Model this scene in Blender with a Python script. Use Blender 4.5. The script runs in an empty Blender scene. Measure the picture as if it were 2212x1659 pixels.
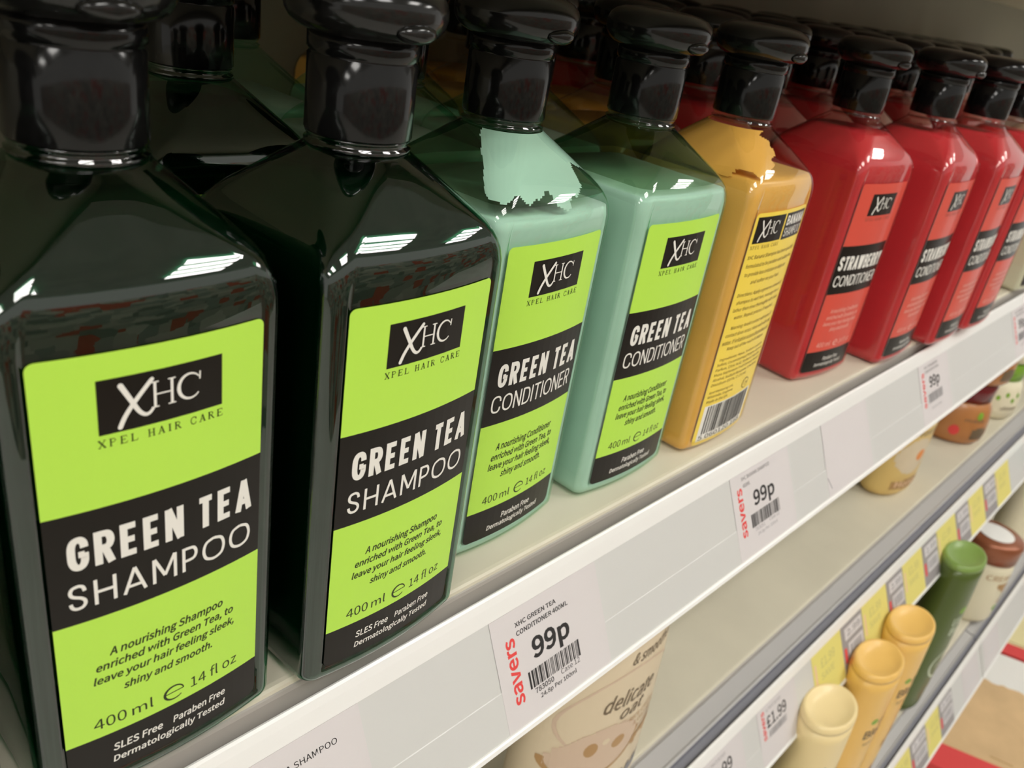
import bpy, math, os, random
from mathutils import Vector, Matrix
random.seed(7)
U = 0.00078                      # one modelling unit = 0.78 mm
S = bpy.context.scene
COL = S.collection

# ------------------------------------------------------------------ camera
CP = Vector((-54.586, -178.682, 233.770)) * U
yaw, pit, rol = 0.88019849, -0.45965823, -0.17246612
fw = Vector((math.sin(yaw)*math.cos(pit), math.cos(yaw)*math.cos(pit), math.sin(pit)))
rt = fw.cross(Vector((0, 0, 1))).normalized()
dn = fw.cross(rt)
cr, sr = math.cos(rol), math.sin(rol)
cx = rt*cr + dn*sr
cy = rt*(-sr) + dn*cr
cam = bpy.data.cameras.new('camera')
cam.sensor_width = 36.0
cam.lens = 1842.485/2212*36.0
cam.clip_start = 0.005
cam.clip_end = 50
cam.dof.use_dof = True
cam.dof.focus_distance = 0.25
cam.dof.aperture_fstop = 22.0
co = bpy.data.objects.new('camera', cam)
COL.objects.link(co)
m3 = Matrix((cx, -cy, -fw)).transposed()
co.matrix_world = Matrix.Translation(CP) @ m3.to_4x4()
S.camera = co

# ------------------------------------------------------------------ world, exposure
w = bpy.data.worlds.new('world'); S.world = w; w.use_nodes = True
w.node_tree.nodes['Background'].inputs[0].default_value = (1.0, 0.97, 0.90, 1)
w.node_tree.nodes['Background'].inputs[1].default_value = 0.45
S.view_settings.view_transform = 'Standard'
S.view_settings.look = 'None'
S.view_settings.gamma = 1
S.view_settings.exposure = 0.6
S.view_settings.use_curve_mapping = False
LAMP = 14.0                      # radiance of the fluorescent tubes
LAMP_COL = (1.0, 0.975, 0.92)

# ------------------------------------------------------------------ materials
def mat(name, col, rough=0.5, spec=0.5, metal=0.0, coat=0.0, noise=0.0, nscale=60.0, emit=None, bump=0.0):
    m = bpy.data.materials.new(name); m.use_nodes = True
    nt = m.node_tree; b = nt.nodes['Principled BSDF']
    b.inputs['Base Color'].default_value = (*col, 1)
    b.inputs['Roughness'].default_value = rough
    b.inputs['Specular IOR Level'].default_value = spec
    b.inputs['Metallic'].default_value = metal
    b.inputs['Coat Weight'].default_value = coat
    b.inputs['Coat Roughness'].default_value = 0.03
    if emit:
        b.inputs['Emission Color'].default_value = (*emit[0], 1)
        b.inputs['Emission Strength'].default_value = emit[1]
    if noise or bump:
        tc = nt.nodes.new('ShaderNodeTexCoord')
        n = nt.nodes.new('ShaderNodeTexNoise'); n.inputs['Scale'].default_value = nscale
        n.inputs['Detail'].default_value = 5
        nt.links.new(tc.outputs['Object'], n.inputs['Vector'])
        if noise:
            r = nt.nodes.new('ShaderNodeValToRGB')
            r.color_ramp.elements[0].position = 0.3; r.color_ramp.elements[1].position = 0.7
            r.color_ramp.elements[0].color = (*[c*(1-noise) for c in col], 1)
            r.color_ramp.elements[1].color = (*[min(1, c*(1+noise)) for c in col], 1)
            nt.links.new(n.outputs['Fac'], r.inputs[0]); nt.links.new(r.outputs[0], b.inputs['Base Color'])
        if bump:
            bp = nt.nodes.new('ShaderNodeBump'); bp.inputs['Strength'].default_value = bump
            bp.inputs['Distance'].default_value = 0.001
            nt.links.new(n.outputs['Fac'], bp.inputs['Height']); nt.links.new(bp.outputs[0], b.inputs['Normal'])
    return m

def clear_plastic(name, tint, rough=0.02, ior=1.6):
    """thin clear wall: tinted see-through plus a fresnel gloss"""
    m = bpy.data.materials.new(name); m.use_nodes = True
    nt = m.node_tree; nt.nodes.remove(nt.nodes['Principled BSDF'])
    out = nt.nodes['Material Output']
    t = nt.nodes.new('ShaderNodeBsdfTransparent'); t.inputs[0].default_value = (*tint, 1)
    g = nt.nodes.new('ShaderNodeBsdfGlossy'); g.inputs['Roughness'].default_value = rough
    g.inputs[0].default_value = (1, 1, 1, 1)
    f = nt.nodes.new('ShaderNodeFresnel'); f.inputs[0].default_value = ior
    geo = nt.nodes.new('ShaderNodeNewGeometry')
    inv = nt.nodes.new('ShaderNodeMath'); inv.operation = 'SUBTRACT'; inv.inputs[0].default_value = 1.0
    mul = nt.nodes.new('ShaderNodeMath'); mul.operation = 'MULTIPLY'
    nt.links.new(geo.outputs['Backfacing'], inv.inputs[1])
    nt.links.new(f.outputs[0], mul.inputs[0]); nt.links.new(inv.outputs[0], mul.inputs[1])
    mx = nt.nodes.new('ShaderNodeMixShader')
    nt.links.new(mul.outputs[0], mx.inputs[0]); nt.links.new(t.outputs[0], mx.inputs[1]); nt.links.new(g.outputs[0], mx.inputs[2])
    nt.links.new(mx.outputs[0], out.inputs[0])
    return m

M = dict(
    cap=mat('black_cap_plastic', (0.006, 0.006, 0.006), 0.13, 0.36, noise=0.25, nscale=900),
    lid=mat('dusty_black_lid', (0.009, 0.009, 0.0085), 0.15, 0.45, noise=0.35, nscale=500),
    shell_dark=clear_plastic('dark_green_bottle_wall', (0.20, 0.50, 0.34), ior=1.85),
    shell_teal=clear_plastic('green_tinted_bottle_wall', (0.70, 0.90, 0.78)),
    shell_amber=clear_plastic('clear_bottle_wall', (0.93, 0.90, 0.80)),
    shell_red=clear_plastic('red_tinted_bottle_wall', (0.95, 0.78, 0.76)),
    film=clear_plastic('conditioner_film', (0.50, 0.58, 0.46), 0.25, 1.15),
    liq_dark=mat('dark_green_shampoo', (0.004, 0.020, 0.010), 0.08, 0.5),
    liq_teal=mat('pale_teal_conditioner', (0.74, 0.74, 0.75), 0.35, 0.3, noise=0.06, nscale=25),
    liq_amber=mat('amber_shampoo', (0.86, 0.50, 0.12), 0.3, 0.3, noise=0.08, nscale=25),
    liq_red=mat('strawberry_red_conditioner', (0.56, 0.048, 0.06), 0.3, 0.3, noise=0.06, nscale=25),
    liq_white=mat('milky_conditioner', (0.70, 0.74, 0.66), 0.4, 0.3, noise=0.05, nscale=25),
    lime=mat('lime_print', (0.51, 0.85, 0.09), 0.34, 0.35),
    ink=mat('black_print', (0.009, 0.0065, 0.0045), 0.28, 0.28),
    darktext=mat('dark_olive_lettering', (0.020, 0.032, 0.006), 0.35, 0.3),
    whitetext=mat('white_lettering', (0.86, 0.84, 0.78), 0.4, 0.3),
    yellow=mat('yellow_print', (0.96, 0.72, 0.085), 0.35, 0.35, coat=0.2),
    browntext=mat('brown_lettering', (0.20, 0.13, 0.03), 0.4, 0.3),
    redprint=mat('strawberry_print', (0.72, 0.085, 0.055), 0.35, 0.35, coat=0.2),
    salmon=mat('pale_pink_lettering', (0.86, 0.46, 0.38), 0.4, 0.3),
    paleprint=mat('pale_green_print', (0.62, 0.70, 0.52), 0.4, 0.3),
    shelf=mat('cream_shelf_paint', (0.64, 0.60, 0.475), 0.42, 0.4, noise=0.05, nscale=14),
    shelf_edge=mat('grey_shelf_edge', (0.40, 0.375, 0.34), 0.35, 0.5),
    rail=mat('pale_grey_rail', (0.46, 0.45, 0.44), 0.35, 0.5),
    groove=mat('grey_groove', (0.20, 0.20, 0.23), 0.4, 0.5),
    strip=mat('white_ticket_holder', (0.63, 0.63, 0.61), 0.35, 0.45),
    rim=mat('white_holder_rim', (0.88, 0.875, 0.85), 0.3, 0.5),
    paper=mat('white_ticket_paper', (0.67, 0.635, 0.635), 0.6, 0.25),
    tickettext=mat('ticket_black_print', (0.035, 0.033, 0.033), 0.6, 0.2),
    ticketgrey=mat('ticket_grey_print', (0.30, 0.29, 0.30), 0.6, 0.2),
    ticketred=mat('ticket_red_print', (0.75, 0.075, 0.07), 0.6, 0.2),
    ticketyellow=mat('yellow_ticket_paper', (0.76, 0.68, 0.21), 0.6, 0.2),
    ticketmark=mat('olive_ticket_print', (0.60, 0.55, 0.20), 0.6, 0.2),
    ticketdark=mat('grey_ticket_paper', (0.33, 0.31, 0.31), 0.6, 0.2),
    ticketpale=mat('pale_ticket_panel', (0.66, 0.635, 0.64), 0.6, 0.2),
    panel=mat('grey_back_panel', (0.34, 0.335, 0.27), 0.6, 0.3, noise=0.05, nscale=8),
    floor=mat('pale_floor_tiles', (0.74, 0.73, 0.68), 0.35, 0.4, noise=0.08, nscale=5),
    ceil=mat('ceiling_tiles', (0.45, 0.45, 0.43), 0.8, 0.2, noise=0.1, nscale=6),
    frame=mat('lamp_frame', (0.35, 0.35, 0.35), 0.4, 0.5),
    tube=mat('fluorescent_tube', (0.9, 0.9, 0.9), 0.5, 0.2, emit=(LAMP_COL, LAMP)),
    oat=mat('cream_bottle_plastic', (0.72, 0.60, 0.42), 0.35, 0.4),
    oatwhite=mat('oat_pale_print', (0.66, 0.50, 0.37), 0.4, 0.3),
    oatbrown=mat('oat_tan_print', (0.46, 0.27, 0.11), 0.4, 0.3),
    oatdark=mat('oat_brown_lettering', (0.17, 0.12, 0.07), 0.4, 0.3),
    honey=mat('honey_bottle_plastic', (0.76, 0.54, 0.19), 0.35, 0.45),
    golden=mat('golden_bottle_plastic', (0.86, 0.54, 0.15), 0.32, 0.45),
    creamy=mat('cream_yellow_bottle_plastic', (0.88, 0.71, 0.37), 0.32, 0.45),
    olive=mat('olive_bottle_plastic', (0.085, 0.125, 0.025), 0.3, 0.45),
    olivetop=mat('moss_cap_plastic', (0.22, 0.34, 0.085), 0.32, 0.45),
    orange=mat('orange_print', (0.80, 0.27, 0.05), 0.4, 0.3),
    peach=mat('peach_print', (0.80, 0.55, 0.36), 0.4, 0.3),
    maroon=mat('maroon_print', (0.30, 0.09, 0.06), 0.4, 0.3),
    tealprint=mat('teal_print', (0.03, 0.24, 0.26), 0.4, 0.3),
    leaf=mat('leaf_green_print', (0.22, 0.42, 0.04), 0.4, 0.3),
    tan=mat('brown_jar_plastic', (0.48, 0.20, 0.065), 0.25, 0.5),
    wine=mat('wine_red_lid', (0.16, 0.012, 0.015), 0.2, 0.5),
    copper=mat('copper_lid', (0.33, 0.11, 0.05), 0.28, 0.6, metal=0.35),
    cream=mat('cream_jar_plastic', (0.82, 0.76, 0.56), 0.35, 0.4),
    aqua=mat('aqua_plastic', (0.18, 0.62, 0.56), 0.35, 0.4),
    card=mat('brown_cardboard', (0.70, 0.49, 0.27), 0.8, 0.2, noise=0.08, nscale=20),
    cardwhite=mat('white_card', (0.86, 0.85, 0.81), 0.7, 0.2),
    cardred=mat('red_card_print', (0.74, 0.08, 0.08), 0.6, 0.2),
    cardyellow=mat('yellow_card', (0.82, 0.74, 0.42), 0.7, 0.2),
)

def opposite_mat():
    m = bpy.data.materials.new('opposite_shelves'); m.use_nodes = True
    nt = m.node_tree; b = nt.nodes['Principled BSDF']; b.inputs['Roughness'].default_value = 0.6
    tc = nt.nodes.new('ShaderNodeTexCoord'); v = nt.nodes.new('ShaderNodeTexVoronoi')
    v.distance = 'CHEBYCHEV'; v.inputs['Scale'].default_value = 7
    r = nt.nodes.new('ShaderNodeValToRGB'); r.color_ramp.interpolation = 'CONSTANT'
    cols = [(0.30, 0.29, 0.25), (0.16, 0.16, 0.14), (0.38, 0.36, 0.30), (0.42, 0.06, 0.04), (0.24, 0.25, 0.22), (0.45, 0.43, 0.36)]
    e = r.color_ramp.elements
    while len(e) < len(cols): e.new(0.5)
    for i, c in enumerate(cols):
        e[i].position = i/len(cols); e[i].color = (*c, 1)
    sp = nt.nodes.new('ShaderNodeSeparateColor')
    nt.links.new(tc.outputs['Object'], v.inputs['Vector']); nt.links.new(v.outputs['Color'], sp.inputs[0])
    nt.links.new(sp.outputs[0], r.inputs[0]); nt.links.new(r.outputs[0], b.inputs['Base Color'])
    return m
M['opposite'] = opposite_mat()

# ------------------------------------------------------------------ mesh builder
class MB:
    def __init__(s): s.v = []; s.f = []; s.m = []; s.mats = []; s.smooth = []
    def mi(s, m):
        m = M[m] if isinstance(m, str) else m
        if m not in s.mats: s.mats.append(m)
        return s.mats.index(m)
    def add(s, vs, fs, m, smooth=False):
        o = len(s.v); k = s.mi(m)
        s.v += [tuple(p) for p in vs]
        for f in fs:
            s.f.append(tuple(i+o for i in f)); s.m.append(k); s.smooth.append(smooth)
        return s
    def loft(s, rings, m, smooth=True, cap0=True, cap1=True, closed=True):
        n = len(rings[0]); vs = [p for r in rings for p in r]; fs = []
        for i in range(len(rings)-1):
            for j in range(n if closed else n-1):
                a, b = i*n+j, i*n+(j+1) % n
                fs.append((a, b, b+n, a+n))
        if cap0: fs.append(tuple(reversed(range(n))))
        if cap1: fs.append(tuple((len(rings)-1)*n+j for j in range(n)))
        return s.add(vs, fs, m, smooth)
    def lathe(s, prof, m, c=(0, 0), sx=1.0, sy=1.0, n=48, smooth=True, cap0=True, cap1=True):
        rings = [[(c[0]+r*sx*math.cos(2*math.pi*k/n), c[1]+r*sy*math.sin(2*math.pi*k/n), z) for k in range(n)] for r, z in prof]
        return s.loft(rings, m, smooth, cap0, cap1)
    def box(s, a, b, m):
        (x0, y0, z0), (x1, y1, z1) = a, b
        vs = [(x0,y0,z0),(x1,y0,z0),(x1,y1,z0),(x0,y1,z0),(x0,y0,z1),(x1,y0,z1),(x1,y1,z1),(x0,y1,z1)]
        return s.add(vs, [(3,2,1,0),(4,5,6,7),(0,1,5,4),(1,2,6,5),(2,3,7,6),(3,0,4,7)], m)
    def prism_x(s, prof, x0, x1, m, smooth=False):
        """closed (y,z) outline swept along x"""
        n = len(prof)
        vs = [(x0, y, z) for y, z in prof]+[(x1, y, z) for y, z in prof]
        fs = [(i, (i+1) % n, (i+1) % n+n, i+n) for i in range(n)]+[tuple(reversed(range(n))), tuple(range(n, 2*n))]
        return s.add(vs, fs, m, smooth)
    def build(s, name, parent=None):
        me = bpy.data.meshes.new(name)
        me.from_pydata([(x*U, y*U, z*U) for x, y, z in s.v], [], s.f)
        for m in s.mats: me.materials.append(m)
        me.polygons.foreach_set('material_index', s.m)
        me.polygons.foreach_set('use_smooth', s.smooth)
        me.update()
        o = bpy.data.objects.new(name, me); COL.objects.link(o)
        if parent: o.parent = parent
        return o

def tag(o, label, cat, group=None, kind=None):
    if label: o['label'] = label
    if cat: o['category'] = cat
    if group: o['group'] = group
    if kind: o['kind'] = kind
    return o
def thing(name, x, y, z, label, cat, group=None, rz=0.0):
    o = bpy.data.objects.new(name, None); COL.objects.link(o)
    o.empty_display_size = 0.02
    o.location = (x*U, y*U, z*U); o.rotation_euler = (0, 0, rz)
    return tag(o, label, cat, group)
def dup(root, x, y, z, label, group=None, rz=0.0):
    r = root.copy(); COL.objects.link(r); r.location = (x*U, y*U, z*U); r.rotation_euler = (0, 0, rz)
    r['label'] = label
    if group: r['group'] = group
    elif 'group' in r: del r['group']
    for ch in list(root.children):
        c = ch.copy(); COL.objects.link(c); c.parent = r
        for g in list(ch.children):
            d = g.copy(); COL.objects.link(d); d.parent = c
    return r

# ------------------------------------------------------------------ flat lettering (2-D outlines as faces)
_tc = {}
try:      # the grotesque that ships inside Blender; the built-in face otherwise
    FACE = bpy.data.fonts.load(os.path.join(bpy.utils.resource_path('LOCAL'), 'datafiles', 'fonts', 'Noto Sans CJK Regular.woff2'))
except Exception:
    FACE = None
def glyphs(txt, bold=0.0, shear=0.0, spacing=1.0):
    k = (txt, bold, shear, spacing)
    if k not in _tc:
        cu = bpy.data.curves.new('lettering', 'FONT')
        cu.body = txt
        if FACE: cu.font = FACE
        cu.offset = max(0.0, bold)*0.34 if FACE else bold; cu.shear = shear; cu.space_character = spacing
        cu.resolution_u = 3; cu.fill_mode = 'FRONT'
        ob = bpy.data.objects.new('lettering', cu); COL.objects.link(ob)
        me = bpy.data.meshes.new_from_object(ob.evaluated_get(bpy.context.evaluated_depsgraph_get()))
        vs = [(v.co.x, v.co.y) for v in me.vertices]; fs = [tuple(p.vertices) for p in me.polygons]
        bpy.data.objects.remove(ob); bpy.data.curves.remove(cu); bpy.data.meshes.remove(me)
        xs = [a for a, _ in vs]; ys = [b for _, b in vs]
        x0, x1, y0, y1 = min(xs), max(xs), min(ys), max(ys)
        _tc[k] = ([((a-x0)/(x1-x0), (b-y0)/(y1-y0)) for a, b in vs], fs)
    return _tc[k]
class Sheet:
    """2-D artwork (u, v) laid on a surface by put(u, v, lift)"""
    def __init__(s, mb, put): s.mb = mb; s.put = put
    def add(s, pts, fs, m, lift): s.mb.add([s.put(u, v, lift) for u, v in pts], fs, m)
    def text(s, t, u0, u1, v0, v1, m, lift, bold=0.0, shear=0.0, spacing=1.0):
        vs, fs = glyphs(t, bold, shear, spacing)
        s.add([(u0+a*(u1-u0), v0+b*(v1-v0)) for a, b in vs], fs, m, lift)
    def vtext(s, t, u0, u1, v0, v1, m, lift, bold=0.0):
        """reads upwards: text x runs along +v"""
        vs, fs = glyphs(t, bold)
        s.add([(u1-b*(u1-u0), v0+a*(v1-v0)) for a, b in vs], fs, m, lift)
    def rect(s, u0, u1, v0, v1, m, lift, n=1):
        pts = []; fs = []
        for i in range(n+1):
            u = u0+(u1-u0)*i/n; pts += [(u, v0), (u, v1)]
        fs = [(2*i, 2*i+2, 2*i+3, 2*i+1) for i in range(n)]
        s.add(pts, fs, m, lift)
    def rrect(s, u0, u1, v0, v1, rb, rtp, m, lift):
        """rounded bottom/top corners, cut in columns so it can follow a curve"""
        us = sorted(set([u0+(u1-u0)*i/14 for i in range(15)]+[u0+max(rb, rtp)*(1-math.cos(k*math.pi/12)) for k in range(7)]
                        + [u1-max(rb, rtp)*(1-math.cos(k*math.pi/12)) for k in range(7)]))
        def cut(u, r):
            d = min(u-u0, u1-u)
            return 0.0 if r <= 0 or d >= r else r-math.sqrt(max(0, r*r-(r-d)**2))
        pts = []
        for u in us: pts += [(u, v0+cut(u, rb)), (u, v1-cut(u, rtp))]
        s.add(pts, [(2*i, 2*i+2, 2*i+3, 2*i+1) for i in range(len(us)-1)], m, lift)
    def stroke(s, pl, w, m, lift, rnd=True, w1=None):
        """ribbon along a polyline with round ends"""
        w1 = w if w1 is None else w1
        L = []; R = []
        n = len(pl)
        for i, (x, y) in enumerate(pl):
            a = pl[max(0, i-1)]; b = pl[min(n-1, i+1)]
            dx, dy = b[0]-a[0], b[1]-a[1]; q = math.hypot(dx, dy) or 1
            h = (w+(w1-w)*i/(n-1))/2
            L.append((x-dy/q*h, y+dx/q*h)); R.append((x+dy/q*h, y-dx/q*h))
        pts = L+R
        s.add(pts, [(i, n+i, n+i+1, i+1) for i in range(n-1)], m, lift)
        if rnd:
            for (x, y), h in ((pl[0], w/2), (pl[-1], w1/2)):
                k = 10
                s.add([(x+h*math.cos(2*math.pi*j/k), y+h*math.sin(2*math.pi*j/k)) for j in range(k)], [tuple(range(k))], m, lift)
    def ellipse(s, u, v, ru, rv, m, lift, n=24):
        s.add([(u+ru*math.cos(2*math.pi*j/n), v+rv*math.sin(2*math.pi*j/n)) for j in range(n)], [tuple(range(n))], m, lift)
    def bars(s, u0, u1, v0, v1, m, lift, seed=3, n=34):
        r = random.Random(seed); u = 0; segs = []
        for i in range(n):
            b = r.choice((1, 1, 2, 3)); g = r.choice((1, 1, 2))
            segs.append((u, u+b)); u += b+g
        tot = segs[-1][1]
        for a, b in segs: s.rect(u0+(u1-u0)*a/tot, u0+(u1-u0)*b/tot, v0, v1, m, lift)

def bez(p, n=10):
    """smooth curve through points (Catmull-Rom)"""
    q = [p[0]]+list(p)+[p[-1]]; out = []
    for i in range(1, len(q)-2):
        for k in range(n):
            t = k/n; a, b, c, d = q[i-1], q[i], q[i+1], q[i+2]
            out.append(tuple(0.5*(2*b[j]+(c[j]-a[j])*t+(2*a[j]-5*b[j]+4*c[j]-d[j])*t*t+(3*b[j]-a[j]-3*c[j]+d[j])*t**3) for j in (0, 1)))
    return out+[p[-1]]

SERIF = {   # strokes in a unit box: (points, weight)
    'X': [([(.1,1),(.9,0)],.17),([(.88,1),(.12,0)],.08),([(0,.97),(.32,.97)],.07),([(.66,.97),(1,.97)],.07),([(0,.03),(.34,.03)],.07),([(.66,.03),(1,.03)],.07)],
    'P': [([(.22,1),(.22,0)],.17),([(.05,.97),(.22,.97),(.62,.95),(.84,.75),(.62,.52),(.25,.5)],.09),([(.05,.03),(.42,.03)],.07)],
    'E': [([(.22,1),(.22,0)],.17),([(.04,.97),(.86,.97),(.86,.78)],.08),([(.22,.52),(.62,.52)],.08),([(.62,.64),(.62,.4)],.07),([(.04,.03),(.9,.03),(.92,.25)],.08)],
    'L': [([(.24,1),(.24,0)],.17),([(.05,.97),(.44,.97)],.07),([(.05,.03),(.88,.03),(.92,.28)],.08)],
    'H': [([(.2,1),(.2,0)],.15),([(.8,1),(.8,0)],.15),([(.2,.5),(.8,.5)],.08),([(.02,.97),(.38,.97)],.07),([(.62,.97),(.98,.97)],.07),([(.02,.03),(.38,.03)],.07),([(.62,.03),(.98,.03)],.07)],
    'A': [([(.5,1),(.84,0)],.17),([(.5,1),(.16,0)],.08),([(.28,.36),(.72,.36)],.07),([(0,.03),(.34,.03)],.07),([(.66,.03),(1,.03)],.07)],
    'I': [([(.5,1),(.5,0)],.18),([(.3,.97),(.7,.97)],.07),([(.3,.03),(.7,.03)],.07)],
    'R': [([(.2,1),(.2,0)],.17),([(.03,.97),(.2,.97),(.58,.95),(.78,.76),(.58,.55),(.22,.53)],.09),([(.45,.53),(.86,.02)],.15),([(.03,.03),(.38,.03)],.07),([(.76,.03),(1,.03)],.07)],
    'C': [([(.88,.72),(.78,.92),(.52,1.0),(.24,.86),(.12,.5),(.24,.14),(.52,0),(.78,.08),(.9,.28)],.11),([(.88,.66),(.9,.96)],.07)],
}
def serif_line(sh, txt, u0, u1, v0, v1, m, lift):
    adv = [0.55 if c == ' ' else (0.6 if c == 'I' else 1.0) for c in txt]
    gap = 0.34; tot = sum(adv)+gap*(len(txt)-1); k = (u1-u0)/tot; x = u0
    for c, a in zip(txt, adv):
        if c != ' ':
            wd = k*a
            for pl, wt in SERIF[c]:
                sh.stroke([(x+px*k*(a if c != 'I' else 1.0)-(k*0.2 if c == 'I' else 0), v0+py*(v1-v0)) for px, py in pl], wt*k, m, lift, rnd=False)
        x += k*(a+gap)

DIN = {   # condensed grotesque capitals: (relative width, strokes); y<0 and y>1 run to the very edge
    'O': (1.0, [([(.5,1),(.86,.89),(1,.64),(1,.36),(.86,.11),(.5,0),(.14,.11),(0,.36),(0,.64),(.14,.89),(.5,1)], 1)]),
    'C': (.96, [([(1,.68),(.95,.86),(.76,.98),(.5,1),(.2,.94),(.03,.76),(0,.5),(.03,.24),(.2,.06),(.5,0),(.76,.02),(.95,.14),(1,.32)], 1)]),
    'G': (1.0, [([(1,.70),(.95,.87),(.76,.98),(.5,1),(.2,.94),(.03,.76),(0,.5),(.03,.24),(.2,.06),(.5,0),(.8,.05),(.97,.2),(1,.36)], 1), ([(1,.30),(1,.50)], 0), ([(1.0,.46),(.52,.46)], 0)]),
    'S': (.96, [([(.97,.74),(.88,.92),(.66,1),(.45,1),(.18,.95),(.04,.80),(.1,.64),(.35,.54),(.68,.46),(.92,.34),(.96,.18),(.78,.04),(.5,0),(.25,.03),(.08,.13),(.02,.28)], 1)]),
    'R': (1.0, [([(0,-1),(0,2)], 0), ([(0,1),(.4,1),(.78,.97),(.96,.82),(.96,.66),(.78,.52),(.4,.49),(0,.49)], 1), ([(.5,.5),(1.0,-1)], 0)]),
    'P': (.95, [([(0,-1),(0,2)], 0), ([(0,1),(.4,1),(.8,.96),(.98,.8),(.98,.62),(.8,.47),(.4,.43),(0,.43)], 1)]),
    'B': (1.0, [([(0,-1),(0,2)], 0), ([(0,1),(.4,1),(.76,.97),(.93,.84),(.93,.68),(.76,.55),(.4,.53),(0,.53)], 1), ([(.3,.53),(.8,.5),(1,.34),(1,.18),(.8,.02),(.4,0),(0,0)], 1)]),
    'D': (1.0, [([(0,-1),(0,2)], 0), ([(0,1),(.4,1),(.8,.93),(1,.68),(1,.32),(.8,.07),(.4,0),(0,0)], 1)]),
    'E': (.86, [([(0,-1),(0,2)], 0), ([(0,1),(1.12,1)], 0), ([(0,.5),(1.0,.5)], 0), ([(0,0),(1.12,0)], 0)]),
    'T': (.94, [([(-.15,1),(1.15,1)], 0), ([(.5,-1),(.5,2)], 0)]),
    'H': (1.0, [([(0,-1),(0,2)], 0), ([(1,-1),(1,2)], 0), ([(0,.5),(1,.5)], 0)]),
    'I': (.0, [([(.5,-1),(.5,2)], 0)]),
    'N': (1.06, [([(0,-1),(0,2)], 0), ([(1,-1),(1,2)], 0), ([(0,2),(1,-1)], 0)]),
    'M': (1.36, [([(0,-1),(0,2)], 0), ([(1,-1),(1,2)], 0), ([(.02,2),(.5,.18),(.5,.18)], 0), ([(.98,2),(.5,.18)], 0)]),
    'A': (1.14, [([(-.02,-1),(.5,2)], 0), ([(1.02,-1),(.5,2)], 0), ([(.2,.25),(.8,.25)], 0)]),
    'W': (1.6, [([(0,2),(.26,-1)], 0), ([(.26,-1),(.5,2)], 0), ([(.5,2),(.74,-1)], 0), ([(.74,-1),(1,2)], 0)]),
    'Y': (1.06, [([(0,2),(.5,.42)], 0), ([(1,2),(.5,.42)], 0), ([(.5,.5),(.5,-1)], 0)]),
}
def din_line(sh, txt, u0, u1, v0, v1, m, lift, w, gap, space=0.6, rel=None):
    """letters fill u0..u1; w = stroke, gap = clear space between letters"""
    rel = rel or {}
    n = len(txt); hs = w/2; h = v1-v0
    units = sum(space if c == ' ' else rel.get(c, DIN[c][0]) for c in txt)
    k = (u1-u0-gap*(n-1)-w*sum(1 for c in txt if c != ' '))/units      # inner width of a letter of width 1
    x = u0
    for c in txt:
        if c == ' ': x += k*space+gap; continue
        wd = k*rel.get(c, DIN[c][0])
        for pl, curved in DIN[c][1]:
            q = []
            for px, py in pl:
                y = v0 if py < 0 else v1 if py > 1 else v0+hs+py*(h-w)
                q.append((x+hs+px*wd, y))
            if curved: q = bez(q, 5)
            sh.stroke(q, w, m, lift, rnd=False)
        x += wd+w+gap

def logo(sh, u0, u1, v0, v1, lift, box='ink', ink='whitetext', under='darktext', under_v=None, line=True):
    """black box with the brush X and the serif H C, line of small capitals under it"""
    def T(p): return (u0+(p[0]-14.4)/(46.8-14.4)*(u1-u0), v0+(p[1]-115.7)/(130.7-115.7)*(v1-v0))
    k = (u1-u0)/32.4
    sh.rect(u0, u1, v0, v1, box, lift, n=4)
    l2 = lift+0.18
    sh.stroke(bez([T(p) for p in [(19.9,128.4),(22.2,124.0),(24.0,120.6),(25.4,119.2),(26.6,119.2),(27.6,120.2)]]), 1.4*k, ink, l2, w1=0.8*k)
    sh.stroke(bez([T(p) for p in [(27.5,128.5),(25.0,125.6),(22.6,122.6),(20.6,119.6),(19.4,117.0)]]), 1.15*k, ink, l2, w1=1.25*k)
    for x in (28.2, 32.6):
        sh.stroke([T((x, 127.5)), T((x, 120.5))], 0.72*k, ink, l2, rnd=False)
        for z in (127.5, 120.5): sh.stroke([T((x-1.0, z)), T((x+1.0, z))], 0.35*k, ink, l2, rnd=False)
    sh.stroke([T((28.2, 124.0)), T((32.6, 124.0))], 0.4*k, ink, l2, rnd=False)
    arc = [(37.5+3.1*math.cos(math.radians(a)), 124.0+3.55*math.sin(math.radians(a))) for a in range(38, 324, 10)]
    n = len(arc)
    for i in range(0, n-1):
        t = abs(i/(n-1)-0.5)*2
        sh.stroke([T(arc[i]), T(arc[i+1])], (1.05-0.7*t)*k, ink, l2, rnd=False)
    sh.stroke([T((40.2, 125.3)), T((40.3, 127.6))], 0.4*k, ink, l2, rnd=False)
    if line:
        a, b = under_v
        serif_line(sh, 'XPEL HAIR CARE', u0-0.4*k, u1+0.3*k, a, b, under, lift+0.02)

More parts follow.
